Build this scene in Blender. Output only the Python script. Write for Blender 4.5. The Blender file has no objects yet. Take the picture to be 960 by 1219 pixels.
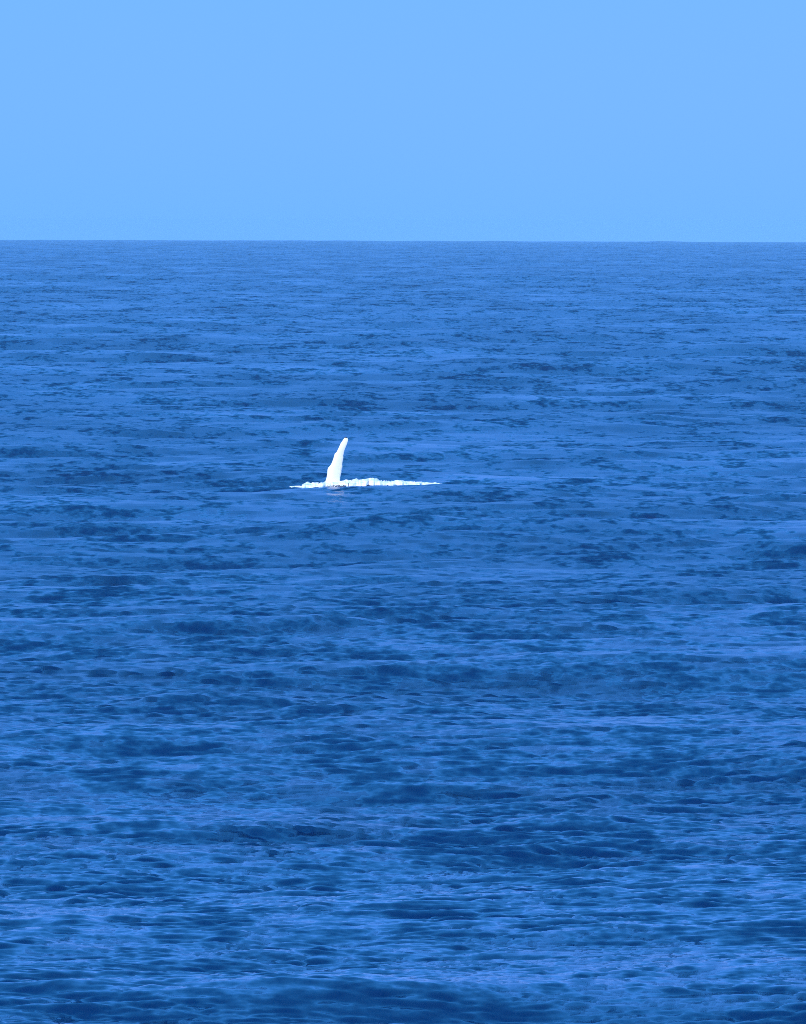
import bpy, bmesh, math, random
import numpy as np
from mathutils import Vector, Matrix

# ------------------------------------------------------------------ camera
SC = bpy.context.scene
F_PX = 9500.0                 # focal length in pixels of the 960 x 1219 photograph
EYE = 21.7                    # metres above the mean sea
R_EARTH = 6.371e6
EYE_Y = 262.4                 # picture row of eye level (the sea horizon dips below it)
ROLL = math.radians(0.17)

cam_d = bpy.data.cameras.new("camera")
cam_d.sensor_fit = 'HORIZONTAL'
cam_d.angle = 2 * math.atan(480.0 / F_PX)
cam_d.clip_start = 0.5
cam_d.clip_end = 90000.0
cam = bpy.data.objects.new("camera", cam_d)
SC.collection.objects.link(cam)
pitch = math.atan((609.5 - EYE_Y) / F_PX)
cam.matrix_world = (Matrix.Translation((0, 0, EYE))
                    @ Matrix.Rotation(math.pi / 2 - pitch, 4, 'X')
                    @ Matrix.Rotation(ROLL, 4, 'Z'))
SC.camera = cam
SC.render.resolution_x, SC.render.resolution_y = 806, 1024

# ------------------------------------------------------------------ sky and sun
SUN_EL = math.radians(41)
SUN_AZ = math.radians(212)    # clockwise from +Y (the view direction): behind, a little to the left
world = bpy.data.worlds.new("World")
SC.world = world
world.use_nodes = True
wn = world.node_tree
wn.nodes.clear()
sky = wn.nodes.new('ShaderNodeTexSky')
sky.sky_type = 'NISHITA'
sky.sun_disc = False
sky.sun_elevation = SUN_EL
sky.sun_rotation = SUN_AZ
sky.altitude = 0
sky.air_density = 1.2
sky.dust_density = 0.35
sky.ozone_density = 9.0
tint = wn.nodes.new('ShaderNodeMix')
tint.data_type = 'RGBA'
tint.blend_type = 'MULTIPLY'
tint.inputs[0].default_value = 1.0
tint.inputs[7].default_value = (1.05, 0.24, 2.3, 1)   # the deep saturated blue of this day's sky
bg = wn.nodes.new('ShaderNodeBackground')
bg.inputs[1].default_value = 0.10
wo = wn.nodes.new('ShaderNodeOutputWorld')
wn.links.new(sky.outputs[0], tint.inputs[6])
flat_blue = wn.nodes.new('ShaderNodeMix')          # flat blue mixed into the sky, added to even it and brighten the sea's reflections
flat_blue.data_type = 'RGBA'
flat_blue.inputs[0].default_value = 0.7
flat_blue.inputs[7].default_value = (0.4, 6.35, 14.2, 1)
wn.links.new(tint.outputs[2], flat_blue.inputs[6])
wn.links.new(flat_blue.outputs[2], bg.inputs[0])
wn.links.new(bg.outputs[0], wo.inputs[0])

sun_d = bpy.data.lights.new("sun", 'SUN')
sun_d.energy = 4.5
sun_d.angle = math.radians(0.5)
sun_d.color = (1.0, 0.95, 0.87)
sun = bpy.data.objects.new("sun", sun_d)
SC.collection.objects.link(sun)
sdir = Vector((math.sin(SUN_AZ) * math.cos(SUN_EL), math.cos(SUN_AZ) * math.cos(SUN_EL), math.sin(SUN_EL)))
sun.rotation_euler = sdir.to_track_quat('Z', 'Y').to_euler()
sun.location = (0, 0, 200)

SC.view_settings.view_transform = 'Standard'
SC.view_settings.look = 'None'
SC.view_settings.exposure = 0.0
SC.view_settings.gamma = 1.0
SC.cycles.use_denoising = False
SC.cycles.sample_clamp_direct = 1.6
SC.cycles.filter_width = 0.9          # a sharp lens
SC.view_settings.use_curve_mapping = False


def on_sea(px, py):
    """Photograph pixel -> (x, y) of the mean sea surface there."""
    py2 = py - math.tan(ROLL) * (px - 480)
    th = (py2 - EYE_Y) / F_PX
    d = R_EARTH * (th - math.sqrt(max(th * th - 2 * EYE / R_EARTH, 0)))
    return (px - 480) / F_PX * d, d


# ------------------------------------------------------------------ the waves (a sum of six bands of a wind sea)
WIND = math.radians(-90 + 12)       # travel direction: towards the shore, slightly to the right
BANDS = [   # tile m, longest m, shortest m, rms slope, directional power, choppiness
    (1511.0, 150.0, 55.0, 0.028, 14, 0.8),
    (467.0, 55.0, 18.0, 0.052, 14, 1.0),
    (163.0, 18.0, 7.0, 0.058, 10, 1.1),
    (61.0, 7.0, 3.0, 0.054, 7, 1.2),
    (29.0, 3.0, 1.2, 0.078, 8, 1.2),
    (12.3, 1.2, 0.45, 0.175, 7, 1.0),
    (7.7, 0.45, 0.20, 0.150, 4, 0.9),
]
LEAN = 0.28                           # the wind pushes the crests over towards the shore
SLOPE_BELOW = 0.02                   # ripples shorter than the last band


def make_band(tile, lmax, lmin, slope, power, seed, n=1024):
    rng = np.random.default_rng(seed)
    k1 = np.fft.fftfreq(n, tile / n) * 2 * np.pi
    kx, ky = np.meshgrid(k1, k1, indexing='ij')
    k = np.hypot(kx, ky)
    k[0, 0] = 1
    lam = 2 * np.pi / k
    inside = (lam <= lmax) & (lam > lmin)
    ang = np.arctan2(ky, kx) - WIND
    spread = np.abs(np.cos(ang)) ** power + 0.02
    amp = np.where(inside, k ** -2.0 * np.sqrt(spread), 0)
    h = amp * (rng.normal(size=k.shape) + 1j * rng.normal(size=k.shape))
    z = np.fft.ifft2(h).real
    sx = np.fft.ifft2(1j * kx * h).real
    sy = np.fft.ifft2(1j * ky * h).real
    s = slope / math.sqrt((sx ** 2 + sy ** 2).mean())
    dx = np.fft.ifft2(-1j * -kx / k * h).real
    dy = np.fft.ifft2(-1j * -ky / k * h).real
    f = np.stack([-dx, -dy, z], axis=-1) * s
    return f.astype(np.float32)


def make_patches(tile, lmin, lmax, spread, seed, n=512):
    """Lognormal patches, 1 on average: steep wavelets come in groups with calmer water between."""
    rng = np.random.default_rng(seed)
    k1 = np.fft.fftfreq(n, tile / n) * 2 * np.pi
    kx, ky = np.meshgrid(k1, k1, indexing='ij')
    lam = 2 * np.pi / np.maximum(np.hypot(kx * 1.6, ky * 0.8), 1e-9)
    h = np.where((lam < lmax) & (lam > lmin), lam, 0) * (rng.normal(size=kx.shape) + 1j * rng.normal(size=kx.shape))
    z = np.fft.ifft2(h).real
    z /= z.std()
    return np.minimum(np.exp(spread * z - spread * spread / 2), 1.9).astype(np.float32)[..., None]


PATCHES = {2: (331.0, make_patches(331.0, 20, 120, 0.5, 71)), 3: (139.0, make_patches(139.0, 7, 45, 0.5, 72)),
           4: (67.0, make_patches(67.0, 2.5, 18, 0.65, 73)), 5: (31.0, make_patches(31.0, 1.0, 8, 0.6, 74)), 6: (43.0, make_patches(43.0, 0.8, 9, 0.6, 75))}
FIELDS = [make_band(*b[:5], seed=11 + i) for i, b in enumerate(BANDS)]


def sample(field, tile, x, y):
    n = field.shape[0]
    u = x * (n / tile)
    v = y * (n / tile)
    iu = np.floor(u)
    iv = np.floor(v)
    fu = (u - iu).astype(np.float32)[:, None]
    fv = (v - iv).astype(np.float32)[:, None]
    i0 = iu.astype(np.int64) % n
    j0 = iv.astype(np.int64) % n
    i1 = (i0 + 1) % n
    j1 = (j0 + 1) % n
    return ((field[i0, j0] * (1 - fu) + field[i1, j0] * fu) * (1 - fv)
            + (field[i0, j1] * (1 - fu) + field[i1, j1] * fu) * fv)


def gust(x, y):
    """Slow patches of rougher and calmer water, about 1 on average."""
    g = (np.sin(x / 13.0 + 1.7 * np.sin(y / 31.0)) * np.sin(y / 23.0 + 1.3 * np.sin(x / 19.0 + 2))
         + 0.6 * np.sin(x / 5.1 + y / 17.0 + 2 * np.sin(y / 11.0)) * np.sin(y / 9.0 - x / 11.0))
    return 1 + 0.40 * g


WHALE = on_sea(399, 581)

# Single larger crests one can point at in the photograph: centre column and row, half width in px, height m, length m
CRESTS_PX = [
    (480, 935, 130, 0.42, 6.0), (660, 972, 90, 0.35, 5.0), (720, 1108, 120, 0.28, 4.0),
    (150, 692, 150, 0.55, 9.0), (460, 690, 90, 0.45, 8.0), (500, 744, 70, 0.40, 7.0),
    (530, 388, 150, 1.1, 40.0), (890, 405, 60, 1.0, 30.0), (320, 487, 120, 0.7, 15.0),
    (910, 547, 70, 0.6, 12.0), (400, 968, 60, 0.3, 4.5), (60, 892, 60, 0.3, 5.0),
    (350, 1050, 80, 0.3, 4.5), (130, 1172, 160, 0.3, 4.2), (850, 660, 120, 0.45, 9.0),
    (440, 1198, 90, 0.25, 4.0), (590, 288.6, 40, 4.2, 260.0), (790, 288.8, 45, 4.0, 260.0), (60, 287.4, 60, 2.6, 260.0), (260, 915, 70, 0.3, 5.0), (760, 950, 70, 0.3, 5.0),
]
CRESTS = []
for px, py, hw, hh, ll in CRESTS_PX:
    cx, cy = on_sea(px, py)
    CRESTS.append((cx, cy, hw / F_PX * cy, hh, 1.3 * ll))


SETTLE = 0.0


def waves(x, y, step=None, bands=7, settle=True):
    """Displacement of the mean surface, and the rms slope of what a spacing of `step` metres cannot carry."""
    d = np.zeros((len(x), 3), np.float32)
    lost = np.full(len(x), SLOPE_BELOW ** 2, np.float32)
    g = gust(x, y).astype(np.float32)
    for i, (tile, lmax, lmin, slope, power, chop) in enumerate(BANDS):
        w = np.ones(len(x), np.float32)
        if step is not None:
            q = (math.sqrt(lmax * lmin) / step) / 2.0
            w = np.clip((q - 0.25) / 0.6, 0, 1).astype(np.float32)
        if i >= bands:
            w[:] = 0
        a = w * (1.0 if i < 2 else (1 + (g - 1) * (0.5 if i == 2 else 1.0)))
        lost += (slope ** 2) * (1 - w ** 2) * (1.0 if i < 2 else g * g)
        m = np.nonzero(a > 0)[0]
        if len(m) == 0:
            continue
        f = sample(FIELDS[i], tile, x[m], y[m])
        f[:, 0:2] *= chop
        if i in PATCHES:
            f *= sample(PATCHES[i][1], PATCHES[i][0], x[m], y[m])
            f[:, 1] -= (LEAN if i < 5 else 0.5 * LEAN) * f[:, 2]
        d[m] += f * a[m][:, None]
    for cx, cy, hw, hh, ll in CRESTS:
        e = np.exp(-(((x - cx) / hw) ** 2) * 0.9)
        s = (y - cy - 0.12 * np.sin((x - cx) / hw * 2.1) * ll + 0.1 * (x - cx)) / ll
        p = np.exp(-s * s * 3.0) * e
        d[:, 2] += (0.8 * hh * p * np.cos(s * 2 * np.pi) * 0.8).astype(np.float32)
        d[:, 1] += (-hh * 0.8 * p * np.sin(-s * 2 * np.pi)).astype(np.float32) * 0.8
    if settle:      # the whale was caught as the swell passed its mean level
        d[:, 2] += (SETTLE * np.exp(-((x - WHALE[0] - 3) / 22.0) ** 2 - ((y - WHALE[1]) / 26.0) ** 2)).astype(np.float32)
    # water heaped up along the whale's back
    e = np.exp(-((x - WHALE[0] - 3.2) / 7.5) ** 2 - ((y - WHALE[1]) / 2.2) ** 2)
    d *= (1 - 0.05 * np.exp(-((x - WHALE[0] - 3.2) / 8.0) ** 2 - ((y - WHALE[1] + 3) / 9.0) ** 2))[:, None]
    d[:, 2] += 0.47 * e
    return d, np.sqrt(lost)


_px = np.linspace(-2, 8, 40) + WHALE[0]
SETTLE = -float(waves(_px, np.full(40, WHALE[1]), None, 3)[0][:, 2].mean()) + 0.40


def curve(x, y):
    return -(x * x + y * y) / (2 * R_EARTH)


# ------------------------------------------------------------------ node helpers
def new_mat(name):
    m = bpy.data.materials.new(name)
    m.use_nodes = True
    return m, m.node_tree, m.node_tree.nodes['Principled BSDF']


def node(t, kind, **kw):
    n = t.nodes.new(kind)
    for a, v in kw.items():
        setattr(n, a, v)
    return n


# ------------------------------------------------------------------ water
mat, t, p = new_mat("sea_water")
p.inputs['Base Color'].default_value = (0.0, 0.010, 0.058, 1)
p.inputs['IOR'].default_value = 1.46
p.inputs['Specular IOR Level'].default_value = 0.5
at = node(t, 'ShaderNodeAttribute', attribute_name='ripple')
tc = node(t, 'ShaderNodeTexCoord')


def math_node(t, op, a, b=None, c=None):
    n = node(t, 'ShaderNodeMath', operation=op)
    for i, v in enumerate((a, b, c)):
        if v is None:
            continue
        if isinstance(v, (int, float)):
            n.inputs[i].default_value = v
        else:
            t.links.new(v, n.inputs[i])
    return n.outputs[0]


def vec_node(t, op, a, b=None, scale=None):
    n = node(t, 'ShaderNodeVectorMath', operation=op)
    for i, v in enumerate((a, b)):
        if v is None:
            continue
        if isinstance(v, tuple):
            n.inputs[i].default_value = v
        else:
            t.links.new(v, n.inputs[i])
    if scale is not None:
        if isinstance(scale, (int, float)):
            n.inputs['Scale'].default_value = scale
        else:
            t.links.new(scale, n.inputs['Scale'])
    return n.outputs[0]


# roughness: the part of the ripples too fine to draw; the rest tilts the surface as a field of small wavelets
ro = math_node(t, 'SQRT', math_node(t, 'MULTIPLY', at.outputs['Fac'], 0.28))
t.links.new(math_node(t, 'MAXIMUM', ro, 0.05), p.inputs['Roughness'])
tilt = None
for sc, amp in (((0.9, 0.42, 1), 3.0), ((0.30, 0.15, 1), 3.0), ((0.09, 0.04, 1), 1.4), ((1.8, 1.1, 1), 2.2), ((3.0, 4.5, 1), 0.8)):
    mp = node(t, 'ShaderNodeMapping')
    mp.inputs['Scale'].default_value = sc
    t.links.new(tc.outputs['Object'], mp.inputs['Vector'])
    nn = node(t, 'ShaderNodeTexNoise')
    nn.inputs['Scale'].default_value = 1.0
    nn.inputs['Detail'].default_value = 2
    t.links.new(mp.outputs[0], nn.inputs['Vector'])
    c0 = vec_node(t, 'SUBTRACT', nn.outputs['Color'], (0.5, 0.5, 0.5))
    c1 = vec_node(t, 'MULTIPLY', c0, (amp * 0.7, amp, 0.0))
    tilt = c1 if tilt is None else vec_node(t, 'ADD', tilt, c1)
tilt = vec_node(t, 'SCALE', tilt, scale=math_node(t, 'ADD', at.outputs['Fac'], 0.18))
for sc, amp in (((0.11, 0.02, 1), 0.65), ((0.22, 0.06, 1), 0.65)):      # gust streaks along the wind: steeper and calmer lanes
    mp = node(t, 'ShaderNodeMapping')
    mp.inputs['Scale'].default_value = sc
    t.links.new(tc.outputs['Object'], mp.inputs['Vector'])
    nn = node(t, 'ShaderNodeTexNoise')
    nn.inputs['Scale'].default_value = 1.0
    nn.inputs['Detail'].default_value = 3
    t.links.new(mp.outputs[0], nn.inputs['Vector'])
    c0 = vec_node(t, 'SUBTRACT', nn.outputs['Color'], (0.5, 0.5, 0.5))
    tilt = vec_node(t, 'ADD', tilt, vec_node(t, 'MULTIPLY', c0, (0.0, amp, 0.0)))
ge = node(t, 'ShaderNodeNewGeometry')
nrm = vec_node(t, 'NORMALIZE', vec_node(t, 'ADD', ge.outputs['Normal'], tilt))
t.links.new(nrm, p.inputs['Normal'])
MAT_WATER = mat

# ------------------------------------------------------------------ the sea: one sheet, finer where it is near the shore and open
PXR = F_PX * 806 / 960
rows = [3.0]
while rows[-1] < 178.0:
    rows.append(rows[-1] * 1.06)
d = 190.0
while d < 24000:
    rows.append(d)
    foot = d * d / (PXR * EYE)
    d += min(max(0.42 * foot, 0.045), 36.0)
rows = np.array(rows)
a_in = np.radians(np.linspace(-3.5, 3.5, 510))
a_out = np.radians(np.concatenate([np.linspace(3.5, 30, 14)[1:], np.linspace(30, 180, 16)[1:]]))
ang = np.concatenate([-a_out[:-1][::-1], a_in, a_out])
NR, NA = len(rows), len(ang)
print("sea grid", NR, NA, NR * NA * 2, flush=True)
D, A = np.meshgrid(rows, ang, indexing='ij')
X = (D * np.sin(A)).ravel()
Y = (D * np.cos(A)).ravel()
dr = np.gradient(rows)
da = np.gradient(ang)
STEP = np.maximum(dr[:, None] * np.ones(NA)[None, :], (rows[:, None] * da[None, :])).ravel()
disp, lost = waves(X, Y, STEP)
P = np.stack([X + disp[:, 0], Y + disp[:, 1], disp[:, 2] + curve(X, Y)], axis=-1).astype(np.float32)
P = np.vstack([P, np.array([[0, 0, 0]], np.float32)])
ii = np.arange(NR - 1)[:, None]
jj = np.arange(NA)[None, :]
j2 = (jj + 1) % NA
quads = np.stack([ii * NA + jj + 0 * j2, (ii + 1) * NA + jj, (ii + 1) * NA + j2 + 0 * jj, ii * NA + j2 + 0 * jj], axis=-1).reshape(-1, 4)
quads = quads[:, [0, 3, 2, 1]] if False else quads
tris = np.stack([np.full(NA, NR * NA), np.arange(NA), (np.arange(NA) + 1) % NA], axis=-1)
loops = np.concatenate([quads.ravel(), tris.ravel()]).astype(np.int32)
starts = np.concatenate([np.arange(len(quads)) * 4, len(quads) * 4 + np.arange(NA) * 3]).astype(np.int32)
me = bpy.data.meshes.new("sea")
me.vertices.add(len(P))
me.vertices.foreach_set('co', P.ravel())
me.loops.add(len(loops))
me.loops.foreach_set('vertex_index', loops)
me.polygons.add(len(starts))
me.polygons.foreach_set('loop_start', starts)
me.update(calc_edges=True)
me.polygons.foreach_set('use_smooth', np.ones(len(starts), bool))
ra = me.attributes.new('ripple', 'FLOAT', 'POINT')
ra.data.foreach_set('value', np.append(lost, 0.1).astype(np.float32))
me.materials.append(MAT_WATER)
if me.polygons[0].normal.z < 0:
    me.flip_normals()
sea = bpy.data.objects.new("sea", me)
SC.collection.objects.link(sea)
sea['kind'] = 'structure'
sea['label'] = 'deep blue choppy open sea with small wind waves reaching the horizon'

# ------------------------------------------------------------------ the whale
mat, t, p = new_mat("whale_skin")
tc = node(t, 'ShaderNodeTexCoord')
at = node(t, 'ShaderNodeAttribute', attribute_name='pale')
nz = node(t, 'ShaderNodeTexNoise')
nz.inputs['Scale'].default_value = 2.2
nz.inputs['Detail'].default_value = 6
t.links.new(tc.outputs['Object'], nz.inputs['Vector'])
ad = node(t, 'ShaderNodeMath', operation='ADD')
t.links.new(at.outputs['Fac'], ad.inputs[0])
sb = node(t, 'ShaderNodeMath', operation='MULTIPLY_ADD')
sb.inputs[1].default_value = 0.5
sb.inputs[2].default_value = -0.25
t.links.new(nz.outputs[0], sb.inputs[0])
t.links.new(sb.outputs[0], ad.inputs[1])
cr = node(t, 'ShaderNodeValToRGB')
cr.color_ramp.elements[0].position = 0.35
cr.color_ramp.elements[0].color = (0.035, 0.04, 0.05, 1)
cr.color_ramp.elements[1].position = 0.6
cr.color_ramp.elements[1].color = (0.85, 0.83, 0.80, 1)
t.links.new(ad.outputs[0], cr.inputs[0])
t.links.new(cr.outputs[0], p.inputs['Base Color'])
p.inputs['Roughness'].default_value = 0.35
b = node(t, 'ShaderNodeBump')
b.inputs['Strength'].default_value = 0.4
b.inputs['Distance'].default_value = 0.03
n3 = node(t, 'ShaderNodeTexNoise')
n3.inputs['Scale'].default_value = 7.0
n3.inputs['Detail'].default_value = 5
t.links.new(tc.outputs['Object'], n3.inputs['Vector'])
t.links.new(n3.outputs[0], b.inputs['Height'])
t.links.new(b.outputs[0], p.inputs['Normal'])
MAT_WHALE = mat

M_PER_PX = WHALE[1] / F_PX      # metres per photograph pixel at the whale
wd, _ = waves(np.array([WHALE[0]]), np.array([WHALE[1]]), None, 3)
WZ = float(wd[0, 2]) + curve(*WHALE)


def build_whale():
    bm = bmesh.new()
    pale = bm.verts.layers.float.new('pale')
    # the body: the animal lies on its side just under the surface, head to the left, along +X
    # stations: x, centre z, half height, half thickness
    st = [(-4.6, -1.05, .05, .05), (-4.3, -1.05, .42, .5), (-3.6, -1.1, .78, .85), (-2.5, -1.2, 1.08, 1.15),
          (-1.4, -1.27, 1.22, 1.32), (-0.7, -1.30, 1.27, 1.38), (0.0, -1.32, 1.29, 1.4), (0.7, -1.32, 1.29, 1.4),
          (1.6, -1.32, 1.24, 1.35), (2.8, -1.30, 1.12, 1.22), (4.2, -1.26, .92, 1.0), (5.6, -1.2, .68, .74),
          (6.8, -1.15, .46, .5), (7.8, -1.12, .28, .32), (8.6, -1.1, .17, .3)]
    n = 20
    rings = []
    for x, cz, hz, hy in st:
        ring = []
        for k in range(n):
            a = 2 * math.pi * (k + 0.5) / n
            v = bm.verts.new((x, hy * math.cos(a), cz + hz * math.sin(a)))
            v[pale] = 0.75 if v.co.y < -0.5 * hy else 0.1
            ring.append(v)
        rings.append(ring)
    hole = []
    for i in range(len(rings) - 1):
        for k in range(n):
            f = bm.faces.new((rings[i][k], rings[i][(k + 1) % n], rings[i + 1][(k + 1) % n], rings[i + 1][k]))
            if i in (5, 6) and k in (4,):
                hole.append(f)
    bm.faces.new(rings[0])
    # tail flukes grow out of the last ring
    last = rings[-1]
    for s in (1, -1):
        base = [v for v in last if v.co.y * s > 0.1]
    bm.faces.new(list(reversed(last)))
    fl = [(8.4, 0, -1.1), (9.2, .9, -1.08), (9.9, 2.0, -1.0), (9.75, 1.1, -1.08), (9.45, .15, -1.1),
          (9.75, -1.1, -1.08), (9.9, -2.0, -1.0), (9.2, -.9, -1.08)]
    up = [bm.verts.new((a, b_, c + .09 * (1 if abs(b_) < 1.9 else .2))) for a, b_, c in fl]
    dn = [bm.verts.new((a, b_, c - .09 * (1 if abs(b_) < 1.9 else .2))) for a, b_, c in fl]
    bm.faces.new(up)
    bm.faces.new(list(reversed(dn)))
    for k in range(8):
        bm.faces.new((up[k], dn[k], dn[(k + 1) % 8], up[(k + 1) % 8]))
    for v in up + dn:
        v[pale] = 0.1
    # hole on the upper flank -> root loop of the flipper
    edges = set()
    for f in hole:
        for e in f.edges:
            edges ^= {e}
    bmesh.ops.delete(bm, geom=hole, context='FACES_ONLY')
    # flipper cross-sections, outline measured on the photograph: row, left edge, right edge (pixels)
    out = [(584, 386.6, 405.6), (579, 387.0, 405.4), (573, 387.6, 405.0), (568, 388.6, 405.0), (564, 389.3, 406.2),
           (561, 389.6, 406.9), (558.5, 390.2, 407.1), (556.5, 391.0, 407.4), (554.6, 392.4, 407.6), (552.5, 394.0, 407.7),
           (549, 395.8, 408.0), (545, 396.9, 408.7), (542, 397.6, 409.0), (540, 398.3, 409.3), (538.4, 400.4, 409.7),
           (536, 401.7, 410.4), (532, 403.3, 411.5), (528, 405.3, 413.4), (525.5, 406.8, 413.9), (523.6, 408.0, 414.2),
           (522.3, 409.2, 414.2), (521.5, 409.9, 413.6), (520.4, 410.3, 412.9)]
    wig = random.Random(4)
    out = [(r, a + wig.uniform(-.35, .35), b + wig.uniform(-.3, .3)) for r, a, b in out]
    m = 16
    secs = []
    zt = (581 - 521.6) * M_PER_PX
    for row, xl, xr in out:
        z = (581 - row) * M_PER_PX
        x0 = (xl - 399) * M_PER_PX
        x1 = (xr - 399) * M_PER_PX
        s = min(max(z / zt, 0), 1)
        th = 0.30 * (1 - s) ** 0.8 + 0.05       # half thickness
        lean = 0.5 * s * s - 0.10 * s           # the tip bends away from the viewer
        sec = []
        for k in range(m):
            a = 2 * math.pi * k / m
            c = math.cos(a)
            u = 0.5 - 0.5 * c                   # 0 = leading edge (left), 1 = trailing edge
            # aerofoil: blunt leading edge, thin trailing edge
            yy = th * math.sin(a) * (1.15 - 0.75 * u)
            v = bm.verts.new((x0 + (x1 - x0) * u, yy + lean, z))
            v[pale] = 1.0
            sec.append(v)
        secs.append(sec)
    for i in range(len(secs) - 1):
        for k in range(m):
            bm.faces.new((secs[i][k], secs[i][(k + 1) % m], secs[i + 1][(k + 1) % m], secs[i + 1][k]))
    bm.faces.new(list(reversed(secs[-1])))
    for v in secs[-1]:
        v[pale] = 0.0
    for v in secs[-2]:
        v[pale] = 0.45
    root_edges = [e for e in bm.edges if e.is_boundary and e.verts[0] in secs[0] and e.verts[1] in secs[0]]
    hole_edges = [e for e in edges if e.is_valid and e.is_boundary]
    bmesh.ops.bridge_loops(bm, edges=hole_edges + root_edges)
    bmesh.ops.recalc_face_normals(bm, faces=bm.faces)
    me = bpy.data.meshes.new("whale")
    bm.to_mesh(me)
    bm.free()
    for f in me.polygons:
        f.use_smooth = True
    me.materials.append(MAT_WHALE)
    o = bpy.data.objects.new("whale", me)
    SC.collection.objects.link(o)
    o.location = (WHALE[0], WHALE[1], curve(*WHALE))
    o['label'] = 'whale lying on its side with one long white knobbly flipper raised above the water'
    o['category'] = 'whale'
    return o


build_whale()

# ------------------------------------------------------------------ white water churned up along the whale
mat, t, p = new_mat("foam")
p.inputs['Roughness'].default_value = 0.6
tc = node(t, 'ShaderNodeTexCoord')
nz = node(t, 'ShaderNodeTexNoise')
nz.inputs['Scale'].default_value = 1.6
nz.inputs['Detail'].default_value = 4
nz.inputs['Roughness'].default_value = 0.6
mp = node(t, 'ShaderNodeMapping')
mp.inputs['Scale'].default_value = (0.6, 0.8, 4.0)
t.links.new(tc.outputs['Object'], mp.inputs['Vector'])
t.links.new(mp.outputs[0], nz.inputs['Vector'])
cr = node(t, 'ShaderNodeValToRGB')
cr.color_ramp.elements[0].position = 0.36
cr.color_ramp.elements[0].color = (0.42, 0.58, 0.68, 1)     # thin foam, water showing through the bubbles
cr.color_ramp.elements[1].position = 0.50
cr.color_ramp.elements[1].color = (0.78, 0.81, 0.83, 1)
t.links.new(nz.outputs[0], cr.inputs[0])
t.links.new(cr.outputs[0], p.inputs['Base Color'])
MAT_FOAM = mat


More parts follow.
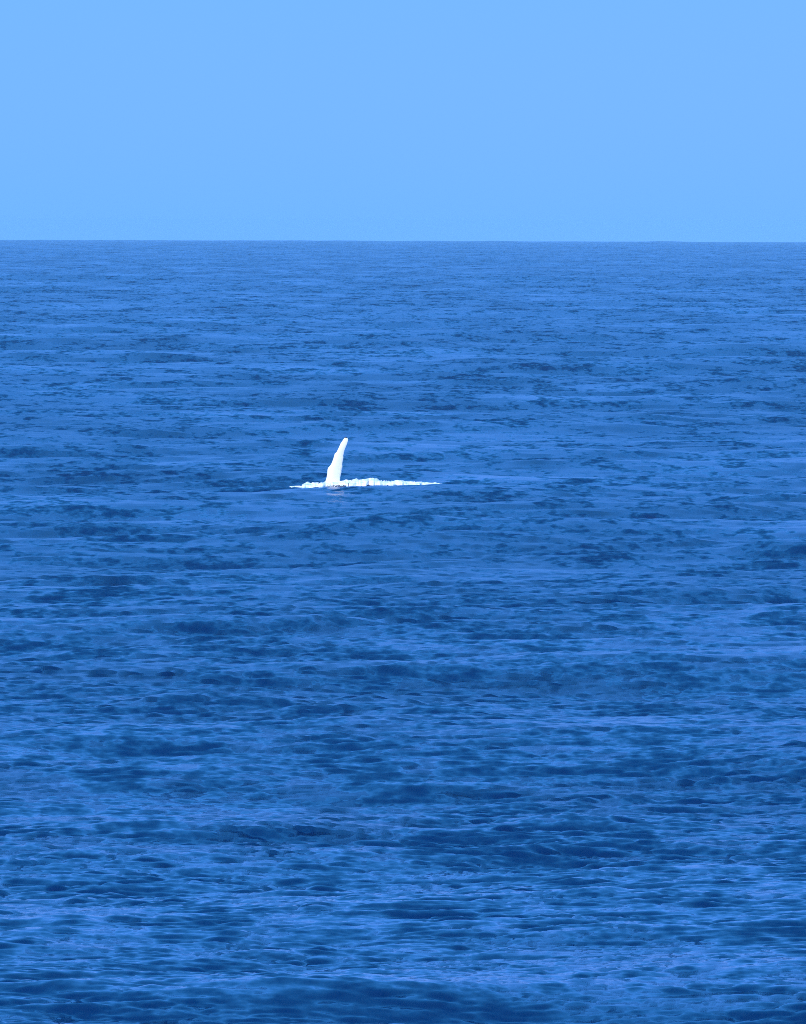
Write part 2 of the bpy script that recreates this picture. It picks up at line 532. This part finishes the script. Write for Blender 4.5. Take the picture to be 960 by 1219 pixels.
def build_foam():
    rnd = random.Random(5)
    bm = bmesh.new()
    ico = bmesh.new()
    bmesh.ops.create_icosphere(ico, subdivisions=1, radius=1)
    iv = [v.co.copy() for v in ico.verts]
    ifc = [[v.index for v in f.verts] for f in ico.faces]

    # thickness of the streak along the photograph's columns
    prof = [(343, .0), (350, .10), (360, .25), (361, .9), (368, 1.15), (376, .85), (388, .85), (400, .7), (408, .9), (416, 1.2),
            (422, 1.2), (430, 1.05), (445, 1.0), (460, .9), (470, .8), (485, .72), (500, .72), (515, .7), (520, .68), (523, .4), (530, .30), (538, .10)]

    def thick(c):
        for (a, ta), (b_, tb) in zip(prof, prof[1:]):
            if a <= c <= b_:
                return ta + (tb - ta) * (c - a) / (b_ - a)
        return 0
    co, fa = [], []
    # a low continuous ridge of froth ...
    ns, nc = 1500, 13
    cols = np.linspace(345, 536, ns)
    gx = np.repeat((cols - 480) * M_PER_PX, nc)
    uu = np.tile(np.linspace(-1, 1, nc), ns)
    tk = np.repeat(np.array([thick(c) for c in cols]), nc)
    nr = np.random.default_rng(8)

    def rough(n, width):
        k = np.hanning(width)
        v = np.convolve(nr.normal(size=n + width), k / np.sqrt((k * k).sum()), 'same')[:n]
        return v
    wob = np.repeat(rough(ns, 90) * 0.25 + rough(ns, 30) * 0.08, nc)
    lump = np.stack([rough(ns, 45) for _ in range(nc)], axis=1)
    lump = (lump + np.roll(lump, 1, 1) + np.roll(lump, -1, 1)).ravel() * 0.012      # soft bubbling lumps
    lift = np.repeat(np.clip(0.85 + 0.16 * rough(ns, 260) + 0.08 * rough(ns, 90), 0.45, 1.3), nc)
    gy = WHALE[1] - 0.5 + uu * (0.25 + 1.15 * tk) + wob
    dd, _ = waves(gx, gy, None, 4)
    top = np.sqrt(np.clip(1 - uu * uu, 0, 1))
    gz = dd[:, 2] + curve(gx, gy) - 0.02 + top * (0.09 + 0.26 * tk) * lift + lump * (0.3 + tk)
    jit = nr.normal(size=(len(gx), 3)) * np.array([0.001, 0.003, 0.0025]) * (0.3 + tk)[:, None]
    pts = np.stack([gx + dd[:, 0], gy + dd[:, 1], gz], axis=-1) + jit
    co += [tuple(v) for v in pts.tolist()]
    hole_a = [rough(ns, 30) for _ in range(5)]          # gaps where the water shows through
    for i in range(ns - 1):
        for k in range(nc - 1):
            q = i * nc + k
            if hole_a[k * 5 // nc][i] > (1.5 if 414 < cols[i] < 438 else 2.3):
                continue
            fa.append([q, q + nc, q + nc + 1, q + 1])
    # ... and loose froth and drops on and around it
    cols = [rnd.uniform(345, 537) for _ in range(700)]
    pick = [(c, thick(c)) for c in cols if rnd.random() < 0.12 + thick(c)]
    xs = np.array([(c - 480) * M_PER_PX for c, _ in pick])
    ys = np.array([WHALE[1] + rnd.gauss(-0.5, 0.8) * (0.35 + k) for _, k in pick])
    dd, _ = waves(xs, ys, None, 4)
    for (c, tk), x, y, q in zip(pick, xs, ys, dd):
        r = rnd.choice((.02, .03, .04, .05)) * (0.6 + 0.4 * tk)
        up = max(0.0, 0.26 * tk * (1 - ((y - WHALE[1] + 0.5) / (0.25 + 1.15 * tk)) ** 2)) * rnd.uniform(0.3, 0.85)
        x, y, z = x + q[0], y + q[1], q[2] + curve(x, y) + up
        sx, sy, sz = r * rnd.uniform(1.0, 3.0), r * rnd.uniform(1, 2.4), r * rnd.uniform(.6, 1.0)
        b0 = len(co)
        for v in iv:
            w = 1 + rnd.uniform(-.25, .25)
            co.append((x + v.x * sx * w, y + v.y * sy * w, z + v.z * sz * w))
        fa += [[b0 + k for k in f] for f in ifc]
    me = bpy.data.meshes.new("foam")
    me.from_pydata(co, [], fa)
    for f in me.polygons:
        f.use_smooth = True
    me.materials.append(MAT_FOAM)
    o = bpy.data.objects.new("foam", me)
    SC.collection.objects.link(o)
    o['kind'] = 'stuff'
    o['label'] = 'long thin streak of white foam churned up at the foot of the raised flipper'
    o['category'] = 'foam'
    ico.free()
    bm.free()


build_foam()


# ------------------------------------------------------------------ the sea air between here and the horizon
mat = bpy.data.materials.new("sea_air")
mat.use_nodes = True
t = mat.node_tree
t.nodes.clear()
vo = t.nodes.new('ShaderNodeVolumePrincipled')
vo.inputs['Color'].default_value = (0.28, 0.625, 0.97, 1)
vo.inputs['Density'].default_value = 4.5e-5
vo.inputs['Anisotropy'].default_value = -0.3
ou = t.nodes.new('ShaderNodeOutputMaterial')
t.links.new(vo.outputs[0], ou.inputs['Volume'])
HW, HB, HT = 25000.0, -2 * 24100.0 ** 2 / (2 * R_EARTH) - 12.0, EYE + 1.2
co = [(x, y, z) for z in (HB, HT) for x, y in ((-HW, -HW), (HW, -HW), (HW, HW), (-HW, HW))]
fa = [(3, 2, 1, 0), (4, 5, 6, 7), (0, 1, 5, 4), (1, 2, 6, 5), (2, 3, 7, 6), (3, 0, 4, 7)]
me = bpy.data.meshes.new("haze")
me.from_pydata(co, [], fa)
me.materials.append(mat)
haze = bpy.data.objects.new("haze", me)
SC.collection.objects.link(haze)
haze['kind'] = 'stuff'
haze['label'] = 'thin pale sea air that softens the water towards the horizon'
